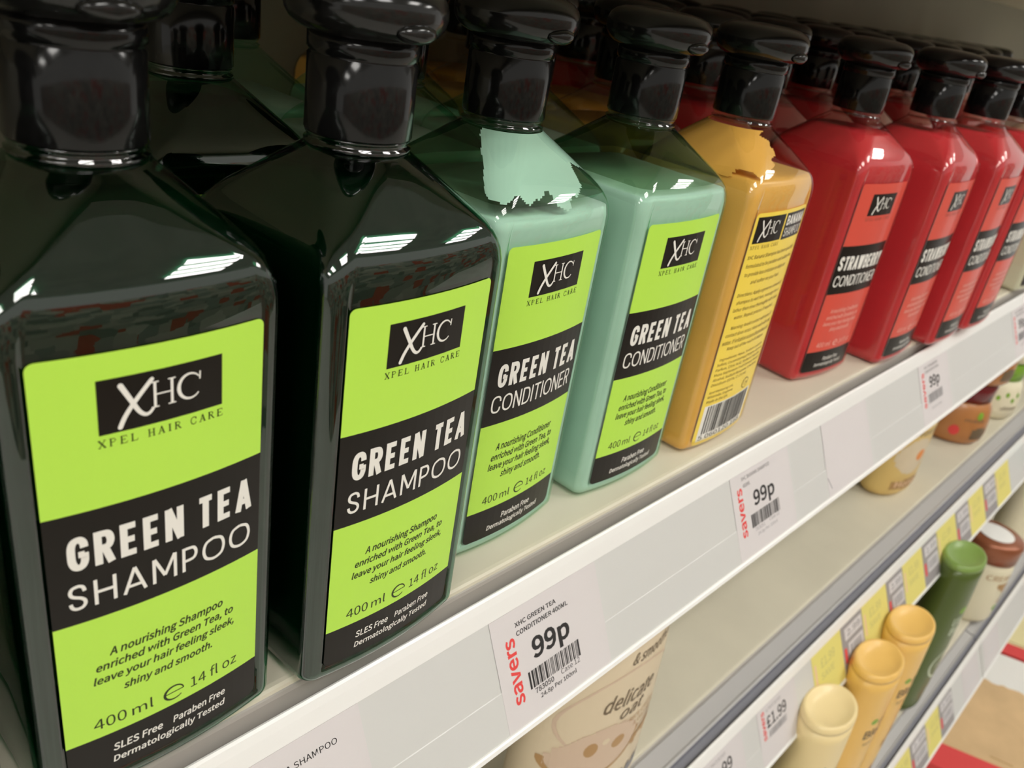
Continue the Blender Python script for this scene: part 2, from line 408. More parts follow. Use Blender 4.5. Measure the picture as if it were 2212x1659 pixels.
# ------------------------------------------------------------------ hair-care bottle (square section, waisted shoulder, flip cap)
HX, HY, YC = 37.5, 38.0, 38.8
ZB = -8.5
def fcurve(u): return -1.2+((u-30.0)**2)/356.0       # front face: slightly convex, u across the label
def section(h, rho, bulge, rec, z, inset=0.0):
    hx = h; hy = h*HY/HX; rho = min(rho, hx-0.01)
    a = hx-rho; b = hy-rho
    ts = [-1, -.993, -.975, -.93, -.85, -.7, -.5, -.25, 0, .25, .5, .7, .85, .93, .975, .993, 1]
    front = []
    for t in ts:
        dx = a*t
        y = -hy-bulge*(1-t*t)*2.8+(rec*1.0 if abs(t) <= .976 else 0.0)
        front.append((dx, y))
    def arc(cx_, cy_, a0):
        return [(cx_+rho*math.cos(math.radians(a0+k*90/9)), cy_+rho*math.sin(math.radians(a0+k*90/9))) for k in range(1, 9)]
    pts = front + arc(a, -b, -90) + [(hx, -b*(1-k/3.0)) if k < 3 else (hx, 0) for k in range(0, 4)] + [(hx, b*k/3.0) for k in range(1, 4)] + arc(a, b, 0)
    pts += [(-x, -y) for x, y in front] + arc(-a, b, 90) + [(-hx, b*(1-k/3.0)) for k in range(0, 4)] + [(-hx, -b*k/3.0) for k in range(1, 4)] + arc(-a, -b, 180)
    return [(30+x, YC+y, z) for x, y in pts]
SHOULDER = [(139, 37.5, 6, 1), (143, 37.4, 6.2, 1), (147, 36.9, 6.8, .95), (150, 36.1, 7.6, .85), (152.5, 35.0, 8.6, .72), (155, 33.4, 9.6, .58), (157.5, 31.4, 10.8, .45),
            (160, 29.2, 12, .33), (162.5, 26.9, 13, .22), (165, 24.6, 14, .14), (167.5, 22.3, 15, .08), (169.5, 20.4, 15.5, .04), (171.2, 18.7, 15.9, 0), (172.6, 17.4, 16.4, 0), (173.6, 16.5, 16.4, 0)]
def body_levels():
    L = []
    for k in range(8):
        a = k/7*math.pi/2
        L.append((ZB+6*(1-math.cos(a)), HX-6+6*math.sin(a), 6.0-1.5*(1-math.sin(a)), 1, 0))
    L += [(-1.9, HX, 6, 1, 0), (-1.2, HX, 6, 1, .5), (-.6, HX, 6, 1, 1), (20, HX, 6, 1, 1), (60, HX, 6, 1, 1), (100, HX, 6, 1, 1), (136, HX, 6, 1, 1)]
    for z, h, r, b in SHOULDER:
        L.append((z, h, r, b, max(0, min(1, (150-z)/10.0))))
    return L
def shell_mesh(m):
    rings = [section(h, r, b, rc, z) for z, h, r, b, rc in body_levels()]
    mb = MB(); mb.loft(rings, m)
    # threaded neck ring under the cap
    mb.lathe([(16.0, 173.7), (16.7, 174.2), (16.7, 175.0), (15.7, 175.4), (15.7, 176.6), (16.3, 177.0), (16.3, 177.6)], m, c=(30, YC), n=40)
    return mb
def liquid_mesh(m, fill, slope=0.0):
    rings = []
    lv = [l for l in body_levels() if l[0] < fill-0.4]
    nx = [l for l in body_levels() if l[0] >= fill-0.4][0]; la = lv[-1]
    t = (fill-la[0])/(nx[0]-la[0])
    lv.append(tuple(la[i]+(nx[i]-la[i])*t for i in range(5)))
    for z, h, r, b, rc in lv:
        q = section(h-1.1, max(3.0, r-1.0), b, rc, max(z, ZB+1.0))
        rings.append(q)
    mb = MB(); mb.loft(rings, m)
    return mb
def residue_mesh(m, seed, zlo, zhi, a0, a1, reach=0.75):
    """conditioner clinging to the inside of the shoulder: a lobed patch"""
    r = random.Random(seed)
    lv = body_levels()
    def at(z):
        for p, q in zip(lv, lv[1:]):
            if p[0] <= z <= q[0]:
                t = (z-p[0])/(q[0]-p[0]); return [p[i]+(q[i]-p[i])*t for i in range(5)]
        return list(lv[-1])
    n = 40; rings = []
    for i in range(n+1):
        z, h, rr, b, rc = at(zlo+(zhi-zlo)*i/n)
        rg = section(max(6, h-0.22), max(3, rr-.22), b, 0, z); fine = []
        for j in range(len(rg)):
            p, q = rg[j], rg[(j+1) % len(rg)]; k = max(1, int(math.hypot(q[0]-p[0], q[1]-p[1])/0.8)) if i < 0 else 4
            for t in range(k): fine.append(tuple(p[c]+(q[c]-p[c])*t/k for c in range(3)))
        rings.append(fine)
    c = len(rings[0]); mb = MB(); ph = [r.uniform(0, 6) for _ in range(5)]; fs = []
    for i in range(n):
        f = i/n
        for j in range(c):
            p = rings[i][j]; ang = math.degrees(math.atan2(p[1]-YC, p[0]-30))
            if ang > 90: ang -= 360
            if not a0 <= ang <= a1: continue
            q = (ang-a0)/(a1-a0)
            if q > 0.97-0.05*math.sin(f*11+ph[3])-0.03*math.sin(f*29+ph[4]): continue
            edge = (abs(2*q-1))**4
            low = (1-reach)+0.13*math.sin(q*8+ph[0])+0.11*math.sin(q*19+ph[1])+0.07*math.sin(q*43+ph[2])+0.03*math.sin(q*91+ph[3])+edge*0.7
            if f >= low: fs.append((i*c+j, i*c+(j+1) % c, (i+1)*c+(j+1) % c, (i+1)*c+j))
    mb.add([p for rg in rings for p in rg], fs, m, True)
    return mb
def cap_mesh():
    mb = MB()
    mb.lathe([(15.2, 177.7), (16.5, 177.7), (16.75, 178.2), (16.7, 199.6), (16.2, 200.1), (16.2, 200.8), (16.9, 201.3), (16.95, 206.2), (15.5, 206.6)], 'cap', c=(30, YC), n=64)
    return mb
def lid_mesh():
    mb = MB()
    prof = [(15.0, 206.0), (17.5, 206.3), (20.0, 207.2), (22.2, 208.8), (23.6, 211.0), (24.3, 213.6), (24.1, 216.3), (23.0, 218.8), (20.8, 220.8), (17.5, 222.0), (12, 222.7), (6, 223.0), (0.5, 223.1)]
    mb.lathe(prof, 'lid', c=(30, YC), n=64)
    # thumb tab at the front of the lid
    rings = []
    for i, (dy, hw, z0, z1) in enumerate([(-22.6, 7.5, 207.2, 213.2), (-24.2, 7.2, 207.4, 212.8), (-25.4, 5.8, 208.4, 212.0), (-25.9, 3.6, 209.4, 211.2)]):
        zc, rz = (z0+z1)/2, (z1-z0)/2
        rings.append([(30+hw*math.cos(2*math.pi*k/16), YC+dy+abs(math.cos(2*math.pi*k/16))*hw*0.18, zc+rz*math.sin(2*math.pi*k/16)) for k in range(16)])
    mb.loft(rings, 'lid')
    return mb

def label_sheet(mb):
    return Sheet(mb, lambda u, v, lift: (u, fcurve(u)-lift, v))
def label_greentea(kind):
    mb = MB(); sh = label_sheet(mb)
    sh.rrect(0, 60, -1.2, 40, 3.0, 0, 'ink', 0.10)                      # bottom strip and backing
    sh.rrect(0, 60, 94.9, 137.7, 0, 2.2, 'lime', 0.16)
    sh.rect(0, 60, 59.7, 94.9, 'ink', 0.16, n=14)
    sh.rect(0, 60, 15.0, 59.7, 'lime', 0.16, n=14)
    logo(sh, 14.4, 46.8, 115.7, 130.7, 0.24, under_v=(112.2, 114.4))
    T = 'whitetext'
    din_line(sh, 'GREEN TEA', 4.9, 57.0, 77.3, 87.9, T, 0.30, 1.95, 1.3, space=0.5)
    if kind == 'shampoo':
        din_line(sh, 'SHAMPOO', 4.2, 56.6, 64.5, 72.8, T, 0.30, 0.95, 1.6, rel={'O': 1.5, 'S': .9, 'P': .9, 'H': 1.15, 'A': 1.3, 'M': 1.45})
        lines = [('A nourishing Shampoo', 13.1, 47.3, 44.0, 48.0), ('enriched with Green Tea, to', 9.4, 51.0, 39.6, 43.3), ('leave your hair feeling sleek,', 8.5, 51.3, 34.8, 38.6), ('shiny and smooth.', 16.3, 43.6, 29.6, 33.4)]
        foot = [('SLES Free', 12.3, 27.0, 7.2, 10.2), ('Paraben Free', 30.3, 48.2, 7.2, 10.2), ('Dermatologically Tested', 12.1, 48.2, 1.9, 5.4)]
    else:
        din_line(sh, 'CONDITIONER', 3.6, 56.4, 65.4, 73.6, T, 0.30, 0.85, 0.95, rel={'O': 1.35, 'C': 1.25, 'D': 1.1, 'E': .8, 'R': .85})
        lines = [('A nourishing Conditioner', 10.4, 48.4, 44.8, 49.6), ('enriched with Green Tea, to', 8.6, 50.2, 40.0, 44.4), ('leave your hair feeling sleek,', 7.8, 50.6, 35.0, 39.6), ('shiny and smooth.', 16.1, 43.8, 29.8, 34.4)]
        foot = [('Paraben Free', 21.6, 41.9, 6.6, 10.0), ('Dermatologically Tested', 13.2, 49.1, 1.6, 5.2)]
    for t, a, b, c, d in lines: sh.text(t, a, b, c, d, 'darktext', 0.22, bold=0.026, shear=0.2)
    sh.text('400', 7.6, 16.6, 18.3, 22.4, 'darktext', 0.22, bold=-0.02)
    sh.text('ml', 18.2, 24.4, 18.3, 22.4, 'darktext', 0.22, bold=-0.02)
    arc = [(30.9+3.0*math.cos(math.radians(a)), 19.9+2.6*math.sin(math.radians(a))) for a in range(5, 326, 12)]
    for i in range(len(arc)-1):
        t = abs(i/(len(arc)-2)-0.5)*2
        sh.stroke(arc[i:i+2], 0.9-0.55*t, 'darktext', 0.22, rnd=False)
    sh.stroke([(28.1, 20.0), (33.9, 20.15)], 0.35, 'darktext', 0.22, rnd=False)
    sh.text('14 fl oz', 36.3, 52.4, 18.2, 22.6, 'darktext', 0.22, bold=-0.02)
    for t, a, b, c, d in foot: sh.text(t, a, b, c, d, T, 0.24, bold=0.024, shear=0.12)
    return mb
def label_strawberry():
    mb = MB(); sh = label_sheet(mb)
    sh.rrect(0, 60, -1.2, 40, 3.0, 0, 'ink', 0.10)
    sh.rrect(0, 60, 94.9, 137.7, 0, 2.2, 'redprint', 0.16)
    sh.rect(0, 60, 59.7, 94.9, 'ink', 0.16, n=14)
    sh.rect(0, 60, 15.0, 59.7, 'redprint', 0.16, n=14)
    logo(sh, 14.4, 46.8, 115.7, 130.7, 0.24, under='maroon', under_v=(112.2, 114.4))
    din_line(sh, 'STRAWBERRY', 2.0, 58.6, 77.4, 87.6, 'whitetext', 0.30, 1.9, 0.7)
    din_line(sh, 'CONDITIONER', 2.6, 57.4, 65.4, 73.6, 'whitetext', 0.30, 1.0, 0.9, rel={'O': 1.35, 'C': 1.25, 'D': 1.1, 'E': .8, 'R': .85})
    for t, a, b, c, d in [('A nourishing Conditioner', 11, 49, 44.0, 48.4), ('enriched with Strawberry, to', 9, 51, 39.2, 43.4), ('leave your hair feeling sleek,', 7.6, 52, 34.4, 38.6), ('shiny and smooth.', 17, 44, 29.6, 33.8)]:
        sh.text(t, a, b, c, d, 'salmon', 0.22, bold=0.012, shear=0.2)
    sh.text('400 ml', 8, 24.4, 18.3, 22.4, 'salmon', 0.22, bold=-0.01)
    sh.text('e', 28.3, 34, 17.6, 22.4, 'salmon', 0.22)
    sh.text('14 fl oz', 36.3, 52.4, 18.2, 22.6, 'salmon', 0.22, bold=-0.015)
    sh.text('Paraben Free', 21.6, 41.9, 6.6, 10.0, 'whitetext', 0.24, bold=0.012, shear=0.12)
    sh.text('Dermatologically Tested', 13.2, 49.1, 1.6, 5.2, 'whitetext', 0.24, bold=0.012, shear=0.12)
    return mb
def label_banana():
    """the bottle stands with its back label to the front"""
    mb = MB(); sh = label_sheet(mb)
    sh.rrect(0, 60, -4.5, 136.2, 3.0, 3.0, 'yellow', 0.12)
    logo(sh, 2.2, 30.2, 119.6, 134.0, 0.20, under='browntext', under_v=(116.4, 118.4), line=True)
    sh.rect(32.0, 58.6, 119.0, 134.0, 'ink', 0.20, n=4)
    din_line(sh, 'BANANA', 33.6, 57.2, 127.0, 132.6, 'whitetext', 0.30, 1.05, 0.5)
    din_line(sh, 'SHAMPOO', 33.6, 57.2, 120.6, 125.6, 'whitetext', 0.30, 0.5, 0.7, rel={'O': 1.4})
    def para(lines, v, lead, hgt, first=None):
        for i, (t, a, b) in enumerate(lines):
            sh.text(t, a, b, v-i*lead-hgt, v-i*lead, 'browntext', 0.22, bold=0.004, shear=0.12)
    para([('XHC Banana Shampoo has been specially', 2, 57), ('formulated to be paraben and sulfate free', 3, 57.5), ('to provide less irritation on daily use', 4, 52), ('and softer on your hair.', 12, 46)], 113.2, 4.9, 3.0)
    para([('Directions: Apply a generous amount of', 3, 57), ('shampoo to wet hair, massage into a', 4, 55), ('lather then rinse thoroughly with clean', 3, 56), ('water. Repeat process if required.', 6, 52)], 91.6, 4.4, 2.9)
    para([('Warning: Avoid contact with eyes, if', 6, 55), ('contact does occur, rinse well with cold', 3, 57), ('water. If irritation occurs discontinue use.', 2, 58), ('Keep out of the reach of children.', 8, 52)], 72.0, 4.3, 2.9)
    para([('Ingredients: Aqua, Sodium Laureth', 4, 55), ('Sulfate, Cocamidopropyl Betaine, Glycerin,', 3, 58), ('Parfum, Citric Acid, Sodium Chloride,', 3, 56), ('Musa Sapientum Fruit Extract, Benzyl', 3, 57), ('Alcohol, Sodium Benzoate, Limonene,', 3, 56), ('Disodium EDTA, CI 19140.', 3, 42)], 52.4, 3.2, 2.3)
    para([('Xpel Marketing Ltd,', 3, 28), ('Whitehills, England,', 3, 29), ('Made in the UK.', 3, 25)], 31.4, 2.9, 2.2)
    sh.ellipse(46, 27.0, 4.6, 3.6, 'browntext', 0.22); sh.ellipse(46, 27.0, 3.9, 3.0, 'yellow', 0.27)
    sh.text('12M', 43.4, 48.6, 25.8, 28.2, 'browntext', 0.32)
    sh.rect(3.2, 57.2, -2.4, 21.6, 'whitetext', 0.20, n=8)
    sh.bars(6.5, 54.5, 2.2, 21.0, 'tickettext', 0.28, seed=5, n=30)
    sh.text('5 060120 168', 4.6, 54.0, -1.5, 1.5, 'tickettext', 0.28, bold=0.005)
    return mb
def label_pale():
    mb = MB(); sh = label_sheet(mb)
    sh.rrect(0, 60, -1.2, 40, 3.0, 0, 'ink', 0.10)
    sh.rrect(0, 60, 94.9, 137.7, 0, 2.2, 'paleprint', 0.16)
    sh.rect(0, 60, 59.7, 94.9, 'ink', 0.16, n=14)
    sh.rect(0, 60, 15.0, 59.7, 'paleprint', 0.16, n=14)
    logo(sh, 14.4, 46.8, 115.7, 130.7, 0.24, under_v=(112.2, 114.4))
    return mb

def make_bottle(name, shell, liq, fill, label_mb, x, y, rz, label, cat, group=None, residue=None, film=None):
    t = thing(name, x, y, 0, label, cat, group, rz)
    s = shell_mesh(shell).build('bottle_body', t)
    liquid_mesh(liq, fill).build('liquid', t)
    if residue: residue_mesh(liq, *residue).build('liquid_residue', t)
    if film:
        mb = MB(); lv = [l for l in body_levels() if l[0] > film]
        mb.loft([section(h-0.35, max(3, r-.35), b, 0, z) for z, h, r, b, rc in lv], 'film', cap0=False, cap1=False); mb.build('conditioner_film', t)
    c = cap_mesh().build('cap', t)
    lid_mesh().build('flip_lid', t)
    label_mb.build('label', t)
    return t

# ------------------------------------------------------------------ shelving
def strip_frame(dy, dz):
    P0 = (0.0+dy, -27.0+dz); P1 = (-24.8+dy, -76.8+dz)
    ey, ez = P1[0]-P0[0], P1[1]-P0[1]; q = math.hypot(ey, ez); ey /= q; ez /= q
    ny, nz = ez, -ey            # outward (towards the aisle and up)
    if ny > 0: ny, nz = -ny, -nz
    return P0, (ey, ez), (ny, nz)
def ticket_sheet(mb, x0, dy, dz):
    """u along the shelf from x0, s downwards from the top of the holder; v = -s"""
    P0, e, n = strip_frame(dy, dz)
    return Sheet(mb, lambda u, v, lift: (u, P0[0]+e[0]*(-v)+n[0]*lift, P0[1]+e[1]*(-v)+n[1]*lift))
def shelf(x0, x1, dy, dz, edge, back, label, joints=()):
    """shelf board with rolled front edge; edge = y of the front fold, relative to dy"""
    t = thing('shelf_board', x0, dy, ZB+dz, label, 'shelf')
    mb = MB(); L = x1-x0; e = edge
    prof = [(back-dy, 0), (e+3.0, 0), (e+1.4, -0.25), (e+0.4, -1.0), (e, -2.2), (e-0.6, -4.0)]
    full = [(y, z) for y, z in prof]+[(e-0.6, -34), (e+3, -34), (e+3, -5.0), (back-dy, -5.0)]
    mb.prism_x(full[:], 0, L, 'shelf')
    # the front fold carries the greyer enamel
    mb.build('board', t)
    mb = MB()
    mb.prism_x([(e-0.7, -2.6), (e-1.1, -4.2), (e-1.2, -33), (e-0.62, -33), (e-0.62, -4.0), (e-0.05, -2.3)], 0, L, 'shelf_edge')
    mb.build('front_edge', t)
    return t
def holder(x0, x1, dy, dz, label, edge, group=None):
    t = thing('ticket_holder', x0, dy, dz, label, 'ticket holder', group)
    L = x1-x0
    P0, e, n = strip_frame(0, 0)
    def q(s, l): return (P0[0]+e[0]*s+n[0]*l, P0[1]+e[1]*s+n[1]*l)
    mb = MB()
    mb.prism_x([q(-1, -0.1), q(57, -0.1), q(57, -1.6), q(-1, -1.6)], 0, L, 'strip')
    mb.prism_x([q(33.6, -0.1), q(34.0, 0.12), q(55.2, 0.12), q(55.2, -0.1)], 0, L, 'strip')
    mb.build('backing', t)
    mb = MB()
    mb.prism_x([q(0.6, -0.2), q(0.3, 1.0), (-0.6, -25.6), (1.2, -20.0), (2.6, -16.6), (3.6, -15.9), (4.6, -16.4), (5.2, -18.5), (3.4, -27.0)], 0, L, 'rim')
    mb.build('top_rim', t)
    mb = MB()
    mb.prism_x([q(54.7, -0.3), q(54.8, 0.9), q(55.6, 1.5), q(57.6, 1.4), q(58.4, 0.4), q(58.2, -1.8), q(56, -2.2)], 0, L, 'rim')
    mb.build('bottom_rim', t)
    mb = MB()
    if edge > 15:
        k = edge-1.4
        mb.prism_x([(4.5, -30), (4.5, -24.5), (k*0.42, -22.5), (k*0.44, -19.0), (k*0.50, -18.0), (k*0.56, -19.2), (k, -17.5), (k, -30)], 0, L, 'groove')
        mb.prism_x([(k*0.45, -18.6), (k*0.5, -17.3), (k*0.57, -18.4), (k, -16.6), (k, -17.4), (k*0.56, -19.1)], 0, L, 'rail')
    else:
        mb.box((0, 3.0, -31), (L, edge-1.4, -28), 'groove')
    mb.build('bracket', t)
    return t

SH1 = shelf(-420, 2600, 0, 0, 9.3, 352, 'upper cream shelf board carrying the shampoo and conditioner bottles')
H1 = holder(-420, 2600, 0, 0, 'white ticket holder on the front of the upper shelf, under the shampoo bottles', 9.3)
DYM, DZM = -20.0, -300.0
SH2 = shelf(-420, 2600, DYM, DZM, 34.0, 352, 'middle cream shelf board, mostly empty, below the shampoo shelf')
H2 = holder(-420, 2600, DYM, DZM, 'white ticket holder with yellow tickets on the front of the middle shelf', 34.0)
DYN, DZN = -103.0, -591.5
SH3 = shelf(-420, 3000, DYN, DZN, 27.0, 352, 'lowest cream shelf board in view, carrying the golden and green bottles')
H3 = holder(-420, 1296, DYN, DZN, 'white ticket holder on the lowest shelf, the nearer length before the joint', 27.0)
H3b = holder(1299, 3000, DYN, DZN, 'white ticket holder on the lowest shelf, the farther length past the joint', 27.0)

# ------------------------------------------------------------------ price tickets
def ticket(x0, x1, dy, dz, label, draw, paper='paper', group=None, s0=0.8, s1=54.6, lift=0.25, name='price_ticket'):
    P0, e, n = strip_frame(0, 0)
    t = MB(); 
    sh = Sheet(t, lambda u, v, l: (u-x0, P0[0]+e[0]*(-v)+n[0]*(l), P0[1]+e[1]*(-v)+n[1]*(l)))
    a, b = -s1, -s0
    # a thin sheet with real thickness
    pts = [(x0, a), (x1, a), (x1, b), (x0, b)]
    t.add([sh.put(u, v, lift) for u, v in pts]+[sh.put(u, v, lift-0.12) for u, v in pts], [(0,1,2,3), (7,6,5,4), (0,4,5,1), (1,5,6,2), (2,6,7,3), (3,7,4,0)], paper)
    if draw: draw(sh, lift+0.04)
    o = t.build(name)
    o.location = (x0*U, dy*U, dz*U)
    return tag(o, label, 'price ticket', group)
def savers(sh, u0, u1, s0, s1, l): sh.vtext('savers', u0, u1, -s1, -s0, 'ticketred', l, bold=0.03)
def draw_cond(sh, l):
    sh.text('XHC GREEN TEA', 188.2, 216.6, -9.3, -7.0, 'tickettext', l, bold=0.03)
    sh.text('CONDITIONER 400ML', 188.2, 224.3, -13.5, -11.1, 'tickettext', l, bold=0.03)
    sh.text('99p', 196.2, 222.6, -31.4, -18.3, 'tickettext', l, bold=0.035)
    sh.bars(190.8, 227.1, -41.0, -32.6, 'tickettext', l+0.05, seed=11, n=30)
    sh.text('783050', 193.4, 206.4, -44.3, -41.7, 'tickettext', l+0.05, bold=0.02)
    sh.text('Case 12', 211.8, 225.8, -43.8, -41.2, 'tickettext', l+0.05)
    sh.text('24.8p Per 100ml', 196.2, 222.4, -48.4, -45.5, 'tickettext', l, bold=0.02)
    savers(sh, 180.6, 186.6, 12.8, 44.6, l)
ticket(173.4, 248.4, 0, 0, 'white 99p shelf ticket for green tea conditioner under the nearest conditioner bottle', draw_cond)
def draw_ban(sh, l):
    sh.text('XHC BANANA SHAMPOO', 394, 430, -6.0, -3.6, 'tickettext', l)
    sh.text('400ML', 395, 404, -10.6, -8.2, 'tickettext', l)
    sh.text('99p', 405.4, 432.6, -28.6, -15.8, 'tickettext', l, bold=0.03)
    sh.bars(399.5, 436, -38.4, -29.8, 'tickettext', l+0.05, seed=12, n=30)
    sh.text('783051', 402.5, 415, -41.6, -39.2, 'ticketgrey', l); sh.text('Case 12', 421, 434.5, -41.0, -38.6, 'ticketgrey', l)
    sh.text('24.8p Per 100ml', 405, 431, -45.6, -42.8, 'ticketgrey', l)
    savers(sh, 387.4, 393.4, 9.6, 41.6, l)
ticket(381.2, 456.6, 0, 0, 'white 99p shelf ticket for banana shampoo below the yellow bottle', draw_ban)
def draw_sham(sh, l):
    sh.text('XHC GREEN TEA SHAMPOO', 42.0, 90.7, -10.8, -8.3, 'tickettext', l, bold=0.006)
    sh.text('400ML', 42.0, 54, -14.4, -12.0, 'tickettext', l)
    sh.text('99p', 50, 77, -31.4, -18.3, 'tickettext', l, bold=0.035)
    sh.bars(45, 81, -41.0, -32.6, 'tickettext', l+0.05, seed=13, n=30)
    savers(sh, 34, 40, 12.8, 44.6, l)
ticket(27.4, 102.4, 0, 0, 'white shelf ticket for green tea shampoo, cut off by the bottom edge of the photo', draw_sham)
def draw_far(x0):
    def d(sh, l):
        sh.text('XHC STRAWBERRY', x0+14, x0+48, -6.4, -4.0, 'tickettext', l)
        sh.text('CONDITIONER 400ML', x0+14, x0+50, -10.4, -8.0, 'tickettext', l)
        sh.text('99p', x0+23, x0+49, -27.5, -14.6, 'tickettext', l, bold=0.03)
        sh.bars(x0+17, x0+53, -38.0, -29.6, 'ticketgrey', l+0.05, seed=14, n=30)
        sh.text('24.8p Per 100ml', x0+22, x0+48, -45, -42, 'ticketgrey', l)
        savers(sh, x0+6.4, x0+12.2, 8.5, 40.4, l)
    return d
ticket(701.5, 776.5, 0, 0, 'white 99p shelf ticket with small red lettering under the strawberry bottles', draw_far(701.5))
ticket(989, 1064, 0, 0, 'white shelf ticket at the right edge of the photo, past the last strawberry bottle', draw_far(989))
ticket(508, 588, 0, 0, 'blank white paper slip with a creased lower corner, right of the banana ticket', lambda sh, l: sh.stroke([(508.6, -40), (513.6, -49.5)], 0.9, 'ticketgrey', l, rnd=False), name='paper_slip')['category'] = 'paper slip'

def draw_199(x0, price='£1.99'):
    def d(sh, l):
        sh.text('ULTIMATE BLENDS', x0+16, x0+44, -8.6, -5.4, 'ticketgrey', l)
        sh.text(price, x0+15, x0+52, -24.2, -12.6, 'tickettext', l, bold=0.02)
        sh.bars(x0+17, x0+50, -33.5, -27.0, 'ticketgrey', l+0.05, seed=15, n=26)
        savers(sh, x0+7.0, x0+12.4, 5.0, 33.0, l)
    return d
ticket(551, 624, DYM, DZM, 'white £1.99 ticket on the middle shelf, beside the nearest yellow ticket', draw_199(551))
ticket(452, 524, DYM, DZM, 'white ticket on the middle shelf cut off by the bottom edge of the photo', draw_199(452))
def draw_yellow(x0):
    def d(sh, l):
        sh.text('£1.99', x0+18, x0+50, -21, -11, 'ticketmark', l, bold=0.02)
        sh.text('SAVE', x0+16, x0+46, -33, -26, 'ticketmark', l, bold=0.02)
        sh.rect(x0+4, x0+8, -36, -12, 'peach', l)
    return d
def draw_dark(x0, w):
    def d(sh, l):
        sh.rect(x0+8, x0+w-2, -19, -6, 'ticketpale', l); sh.rect(x0+14, x0+w-2, -41, -24, 'ticketpale', l)
        sh.rect(x0+3, x0+9, -42, -26, 'ticketred', l)
        sh.text('2.99', x0+13, x0+w-6, -16, -9, 'ticketgrey', l+0.04, bold=0.02)
        sh.bars(x0+18, x0+w-6, -38, -27, 'ticketgrey', l+0.04, seed=17, n=12)
    return d
words = ['nearest', 'second nearest', 'third nearest', 'fourth nearest', 'fifth nearest', 'sixth nearest']
ys = [(660.4, 727.6), (781.8, 849.8), (900.4, 964), (1018, 1089), (1144.6, 1209), (1268, 1336)]
for i, (a, b) in enumerate(ys):
    ticket(a, b, DYM, DZM, 'yellow ticket on the middle shelf, %s of the yellow ones there' % words[i], draw_yellow(a), 'ticketyellow', 'yellow tickets on the middle shelf')
for i in range(5):
    a, b = ys[i][1]+1.0, ys[i+1][0]-1.0
    ticket(a, b, DYM, DZM, 'grey ticket on the middle shelf right of the %s yellow ticket' % words[i], draw_dark(a, b-a), 'ticketdark', 'grey tickets on the middle shelf')
yn = [(931, 989), (1050, 1102)]
for i, (a, b) in enumerate(yn):
    ticket(a, b, DYN, DZN, 'yellow ticket on the lowest shelf, %s' % ('at the bottom edge of the photo' if i == 0 else 'under the golden bottles'), draw_yellow(a), 'ticketyellow', 'yellow tickets on the lowest shelf')
for i, (a, b) in enumerate([(990, 1049), (1103, 1158)]):
    ticket(a, b, DYN, DZN, 'grey ticket with a red bar on the lowest shelf, %s' % ('between the two yellow ones' if i == 0 else 'right of both yellow ones'), draw_dark(a, b-a), 'ticketdark', 'grey tickets on the lowest shelf')
def draw_faint(x0, w):
    def d(sh, l):
        sh.text('£2.99', x0+16, x0+w-14, -26, -14, 'ticketpale', l, bold=0.02); sh.rect(x0+16, x0+w-14, -38, -30, 'ticketpale', l)
    return d
ticket(1206, 1280, DYN, DZN, 'white ticket with faint grey print before the joint in the lowest holder', draw_faint(1206, 74))
ticket(1312, 1390, DYN, DZN, 'white ticket with faint grey print just past the joint in the lowest holder', draw_faint(1312, 78))

# ------------------------------------------------------------------ front row on the upper shelf
G1 = 'front row of hair care bottles'
LB_S, LB_C, LB_R = label_greentea('shampoo'), label_greentea('conditioner'), label_strawberry()
b1 = make_bottle('shampoo_bottle', 'shell_dark', 'liq_dark', 166, LB_S, 2.05, 5.5, 0.003, 'dark green shampoo bottle with its whole lime label showing, nearest the camera on the left', 'bottle', 'dark green tea shampoo bottles')
b2 = dup(b1, 86.3, 0.0, 0, 'dark green shampoo bottle with lime label, between the nearest bottle and the pale teal conditioner', 'dark green tea shampoo bottles', 0.045)
dup(b1, -81.0, 3.0, 0, 'dark shampoo bottle left of the nearest one, almost wholly outside the left edge', 'dark green tea shampoo bottles', 0.01)
b3 = make_bottle('conditioner_bottle', 'shell_teal', 'liq_teal', 147, LB_C, 175.2, 22.3, 0.056, 'pale teal green tea conditioner beside the dark shampoo, splash of conditioner inside its shoulder', 'bottle', 'pale teal green tea conditioners', residue=(4, 147, 173.4, -172, -12, 0.70), film=150)
b4 = make_bottle('conditioner_bottle', 'shell_teal', 'liq_teal', 149, label_greentea('conditioner'), 264.4, 21.3, 0.0, 'pale teal green tea conditioner standing left of the amber banana bottle', 'bottle', 'pale teal green tea conditioners', film=150)
b5 = make_bottle('shampoo_bottle', 'shell_amber', 'liq_amber', 152, label_banana(), 354, 16, 0.03, 'amber banana shampoo bottle turned to show its yellow back label and barcode', 'bottle', residue=(8, 150.5, 172.5, -268, -104, 1.1))
b6 = make_bottle('conditioner_bottle', 'shell_red', 'liq_red', 166, LB_R, 515.8, 27.4, -0.11, 'red strawberry conditioner with its whole label showing, right of the amber bottle', 'bottle', 'front strawberry conditioners')
reds = [(615.7, 5.4, 0.0, 'red strawberry conditioner, second in the front row of four reds'), (709.7, -4.5, 0.0, 'red strawberry conditioner, third in the front row of four reds'),
        (789.0, -8.5, 0.0, 'red strawberry conditioner, last in the front row of four reds, at the right edge')]
for x, y, r, l in reds: dup(b6, x, y, 0, l, 'front strawberry conditioners', r)
b10 = make_bottle('conditioner_bottle', 'shell_amber', 'liq_white', 160, label_pale(), 1000, 2, 0.0, 'pale milky bottle with pale green label past the last red bottle', 'bottle')

